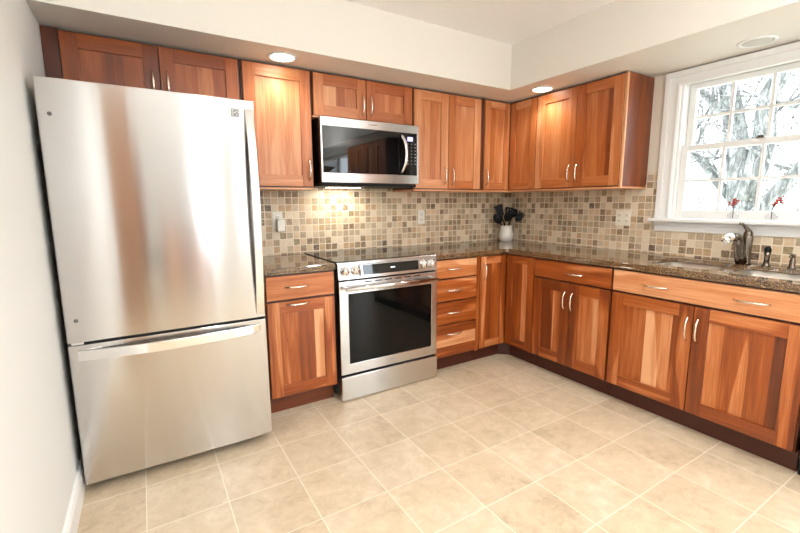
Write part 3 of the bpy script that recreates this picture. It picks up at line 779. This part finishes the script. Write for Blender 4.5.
fl_ = thing('fill_uplight_stand', 'nickel stand of the added ceiling uplight, outside the picture', 'floor lamp', (-0.95, -3.6, 0))  # stand built around the added ceiling uplight
MB().lathe([(.15, 0), (.15, .02), (.03, .035)], n=28).build('base', M['nickel'], fl_)
MB().tube([(0, 0, .03), (0, 0, 1.66)], .013, 10).build('pole', M['nickel'], fl_)
MB().lathe([(.04, 1.65), (.16, 1.69), (.29, 1.785), (.285, 1.788), (.155, 1.70), (.02, 1.665)], n=32).build('bowl', M['ceramic'], fl_)
can('unlit recessed soffit light above the window', -.20, -1.985, 0)

# ------------------------------------------------------------------ outlets
def plate(x, z0, z1, w, wall, label, kind, name='wall_outlet'):
    t = thing(name, label, 'outlet' if name == 'wall_outlet' else 'switch', (x, -.0085, (z0+z1)/2) if wall == 'back' else (-.0085, x, (z0+z1)/2), 0 if wall == 'back' else RW, 'wall outlets on the tiles')
    h = (z1-z0)/2
    MB().box(-w/2, w/2, -.005, 0, -h, h).build('cover_plate', M['white'] if wall == 'back' else M['ivory'], t, bevel=.002)
    xs = {'single': (0,), 'double': (-w/4, w/4)}[kind]
    for cx in xs:
        for cz in (h*.36, -h*.36):
            rc = MB().box(cx-.016, cx+.016, -.008, -.004, cz-.013, cz+.013).build('receptacle', M['white'] if wall == 'back' else M['ivory'], t, bevel=.003)
            MB().box(cx-.008, cx-.005, -.0085, -.007, cz-.004, cz+.007).box(cx+.005, cx+.008, -.0085, -.007, cz-.004, cz+.006)\
                .box(cx-.002, cx+.002, -.0085, -.007, cz-.010, cz-.006).build('slots', M['dark'], rc)
    return t
plate(-2.288, 1.105, 1.225, .072, 'back', 'white wall outlet left of the range, half hidden by a plug-in', 'single')
pl = thing('plug_in_warmer', 'small white plug-in unit pushed into the outlet left of the range', 'plug-in', (-2.276, -.018, 1.128))
MB().box(-.028, .028, -.042, 0, -.045, .045).build('casing', M['white'], pl, bevel=.009, seg=3)
MB().box(-.012, .012, -.0445, -.041, -.034, -.016).build('vent', M['ivory'], pl, bevel=.001)
MB().box(-.006, -.004, -.001, .009, .012, .018).box(.004, .006, -.001, .009, .012, .018).build('prongs', M['polish'], pl)
plate(-1.043, 1.100, 1.220, .072, 'back', 'white wall outlet on the tiles right of the range', 'single')
plate(-1.205, 1.102, 1.218, .116, 'right', 'wide ivory double outlet on the right wall tiles beside the window', 'double')

# ------------------------------------------------------------------ utensil crock and utensils
cx, cy = -.165, -.165
tag(MB().lathe([(.052, 0), (.060, .01), (.066, .04), (.064, .075), (.054, .115), (.052, .135), (.058, .148), (.054, .148),
    (.048, .135), (.050, .115), (.058, .06), (.050, .012), (.012, .010)], n=32).build('utensil_crock', M['ceramic']),
    'white ceramic crock full of cooking utensils in the counter corner', 'crock').location = (cx, cy, .9145)
def utensil(kind, label, dx, dy, top, mat, hm, base=(0, 0), k=1.0):
    """handle runs from the crock's floor to its head; dx, dy lean"""
    a = Vector((base[0], base[1], .935)); b = Vector((dx, dy, top))
    t = thing(kind, label, 'utensil', (cx, cy, 0), 0, 'utensils in the crock')
    d = (b-a).normalized()
    side = d.cross(Vector((.70, .714, 0))).normalized(); nrm = d.cross(side).normalized()
    MB().tube([a, a+(b-a)*.5, b-d*.02], [.0055, .0055, .005], 8).build('handle', hm, t)
    if kind in ('spatula', 'slotted_turner'):
        m = MB(); w0, w1, L, h = .026*k, .040*k, .105*k, .003
        bars = ((-1, 1),) if kind == 'spatula' else ((-1, -.45), (-.28, .28), (.45, 1))
        for p, q in bars:
            P = [b+d*zz*L+side*w*u+nrm*n for zz, w in ((-.3, w0), (.7, w1)) for n in (-h, h) for u in (p, q)]
            m.hexa([tuple(v) for v in P])
        if kind != 'spatula':
            for z0, z1 in ((-.34, -.2), (.62, .75)):
                P = [b+d*zz*L+side*w1*.98*u*(.66 if z0 < 0 else 1)+nrm*n for zz in (z0, z1) for n in (-h, h) for u in (-1, 1)]
                m.hexa([tuple(v) for v in P])
        m.build('blade', mat, t, bevel=.0015)
    elif kind == 'pasta_fork':
        m = MB(); m.sphere((0, 0, 0), 1, (.032*k, .011, .045*k), seg=16)
        for u in (-1, -.5, 0, .5, 1):
            m.tube([(u*.022*k, 0, .02), (u*.030*k, -.012, .05*k), (u*.032*k, -.026, .056*k)], [.005, .004, .003], 6)
        o = m.build('head', mat, t); sc = None
    elif kind == 'tongs':
        m = MB()
        for u in (-1, 1): m.tube([a+side*.004*u, a+(b-a)*.6+side*.018*u, b+d*.03+side*.012*u], [.005, .009, .011], 8, flat=(side, .4))
        m.build('arms', mat, t)
    else:
        w = .036*k
        m = MB(); m.sphere((0, 0, 0), 1, (w, w*(.75 if kind == 'ladle' else .3), w*(1.05 if kind == 'ladle' else 1.4)), seg=18)
        o = m.build('bowl', mat, t)
    if kind not in ('spatula', 'slotted_turner', 'tongs'):
        R = Matrix((side, nrm, d)).transposed().to_4x4(); o.matrix_local = Matrix.Translation(b+d*.01) @ R
    return t
utensil('spatula', 'black spatula standing tallest at the left of the crock', -.052, .034, 1.185, M['black'], M['black'], (.02, -.02), 1.0)
utensil('serving_spoon', 'black spoon leaning far left over the crock rim', -.080, .030, 1.118, M['black'], M['black'], (.03, -.02), 1.05)
utensil('slotted_turner', 'black slotted turner upright in the middle of the crock', .004, -.012, 1.160, M['black'], M['black'], (-.01, .02), .95)
utensil('ladle', 'black ladle at the right back of the crock', .052, -.030, 1.172, M['black'], M['black'], (-.02, .01), 1.1)
utensil('pasta_fork', 'black toothed pasta fork leaning farthest right on a silver shaft', .074, -.076, 1.132, M['black'], M['silver'], (-.025, .025), 1.0)
utensil('wooden_spoon', 'black-headed spoon with a pale wooden handle at the front of the crock', -.032, -.040, 1.135, M['black'], M['light_wood'], (.01, .03), .95)
utensil('tongs', 'black tongs sticking up between the ladle and the turner', .030, .020, 1.150, M['black'], M['black'], (0, .01), 1.0)

# ------------------------------------------------------------------ bud vases on the sill
def bud_vase(y, label, flabel, lean, flip):
    t = thing('bud_vase', label, 'vase', (-.040, y, 1.1665), 0, 'bud vases on the sill')
    MB().lathe([(.012, 0), (.022, .006), (.030, .022), (.028, .036), (.014, .052), (.008, .062), (.010, .072),
                (.0088, .072), (.0066, .062), (.012, .050), (.026, .036), (.028, .022), (.020, .008), (.004, .004)], n=22).build('glass_body', M['vase'], t)
    f = thing('dried_flower_sprig', flabel, 'flowers', (-.040, y, 1.1665), 0, 'flower sprigs in the bud vases')
    st = MB(); pe = MB()
    for k in range(4):
        a = Vector((0.002*k-.003, 0, .012)); b = Vector((0, 0, .068)); e = Vector((random.uniform(-.02, .02), lean+(k-1.5)*.014, random.uniform(.105, .145)))
        st.tube([a, b, (b+e)/2+Vector((0, .003, .004)), e], .0013, 5)
        for j in range(4):
            p = b.lerp(e, .45+.18*j)+Vector((random.uniform(-.006, .006), random.uniform(-.006, .006), random.uniform(-.004, .006)))
            pe.sphere(p, random.uniform(.004, .0075), (1, 1.2, .8), seg=8)
    st.build('stems', M['twig'], f); pe.build('petals', M['petal'], f)
bud_vase(-1.905, 'small clear glass bud vase on the sill, nearer the cabinets', 'upright sprig of red dried flowers in the left bud vase', .006, 1)
bud_vase(-2.090, 'small clear glass bud vase on the sill, farther right', 'sprig of red dried flowers leaning right in the right bud vase', -.030, -1)

# ------------------------------------------------------------------ outside the window
struct(MB().box(.2, 16, -12, 12, -.9, -.6, 'x').build('ground', M['lawn']))
tr = thing('tree', 'large bare-limbed tree with pale grey bark outside the window', 'tree', (4.9, -.15, -.62))
O = Vector((4.9, -.15, -.62))
m = MB()
def limb(pts, r0, r1):
    n = len(pts); m.tube([Vector(p)-O for p in pts], [.78*(r0+(r1-r0)*i/(n-1)) for i in range(n)], 12)
limb([(4.9, -.10, -.62), (4.95, -.16, .3), (5, -.17, 1.1), (5, -.12, 1.6), (5, -.04, 2.1), (5.1, .16, 2.85), (5.2, .32, 3.4), (5.3, .5, 4.4)], .30, .13)
limb([(4.98, -.16, 1.3), (5.0, -.30, 1.8), (5.0, -.36, 2.2), (5.0, -.33, 2.8), (5.1, -.6, 3.5), (5.2, -.8, 4.6)], .24, .10)
limb([(4.9, -.30, .9), (4.9, -.55, 1.3), (4.9, -.82, 1.7), (4.8, -1.2, 2.2), (4.8, -1.5, 2.8)], .15, .08)
limb([(5.0, .0, 1.35), (5.0, .2, 1.6), (5.0, .45, 1.95), (5.1, .68, 2.15), (5.2, 1.1, 2.4)], .10, .05)
limb([(5.05, .10, 2.6), (5.0, .4, 2.9), (5.0, .65, 3.2), (5.0, 1.0, 3.8)], .09, .04)
m.build('trunk', M['bark'], tr)
m = MB(); rnd = random.Random(5)
def twig(p, d, L, r, lev):
    q = [p]; dd = d.copy()
    for i in range(4):
        dd = (dd+Vector((rnd.uniform(-.3, .3), rnd.uniform(-.45, .45), rnd.uniform(-.3, .4)))).normalized(); q.append(q[-1]+dd*L/4)
    m.tube([v-O for v in q], [r, r*.85, r*.7, r*.55, r*.4], 5)
    if lev:
        for k in range(4):
            b = q[1+k % 4]; nd = (dd+Vector((rnd.uniform(-.5, .5), rnd.uniform(-1.1, 1.1), rnd.uniform(-.7, .9)))).normalized()
            twig(b, nd, L*.62, r*.5, lev-1)
for p in [(5.2, .35, 3.3), (5, -.05, 2.1), (5, -.33, 2.7), (5.1, .6, 2.1), (5, .45, 1.9), (5, .5, 3.0), (5.1, -.6, 3.4), (4.9, -.8, 1.7), (4.8, -1.2, 2.2), (5.3, .9, 3.6), (5.0, .1, 1.5), (5, -.4, 2.1), (5, .65, 2.4), (5, -.7, 2.6)]:
    twig(Vector(p), Vector((rnd.uniform(-.4, .2), rnd.choice((-1, 1))*rnd.uniform(.4, 1), rnd.uniform(-.2, .8))).normalized(), 1.1, .030, 3)
m.build('branches', M['bark'], tr)
m = MB()
for k in range(1500):
    c0 = Vector((rnd.uniform(4.3, 6.2), rnd.uniform(-1.8, 1.9), rnd.uniform(.8, 4.4)))-O
    s = rnd.uniform(.018, .045); a = Vector((rnd.uniform(-.3, .3), rnd.uniform(-1, 1), rnd.uniform(-1, 1))).normalized(); b = a.cross(Vector((1, rnd.uniform(-.4, .4), rnd.uniform(-.4, .4)))).normalized()
    vs = [m.bm.verts.new(c0+a*s), m.bm.verts.new(c0+b*s*.5), m.bm.verts.new(c0-a*s), m.bm.verts.new(c0-b*s*.5)]
    m.bm.faces.new(vs)
lf = m.build('leaves', M['leaf'], tr); lf['kind'] = 'stuff'
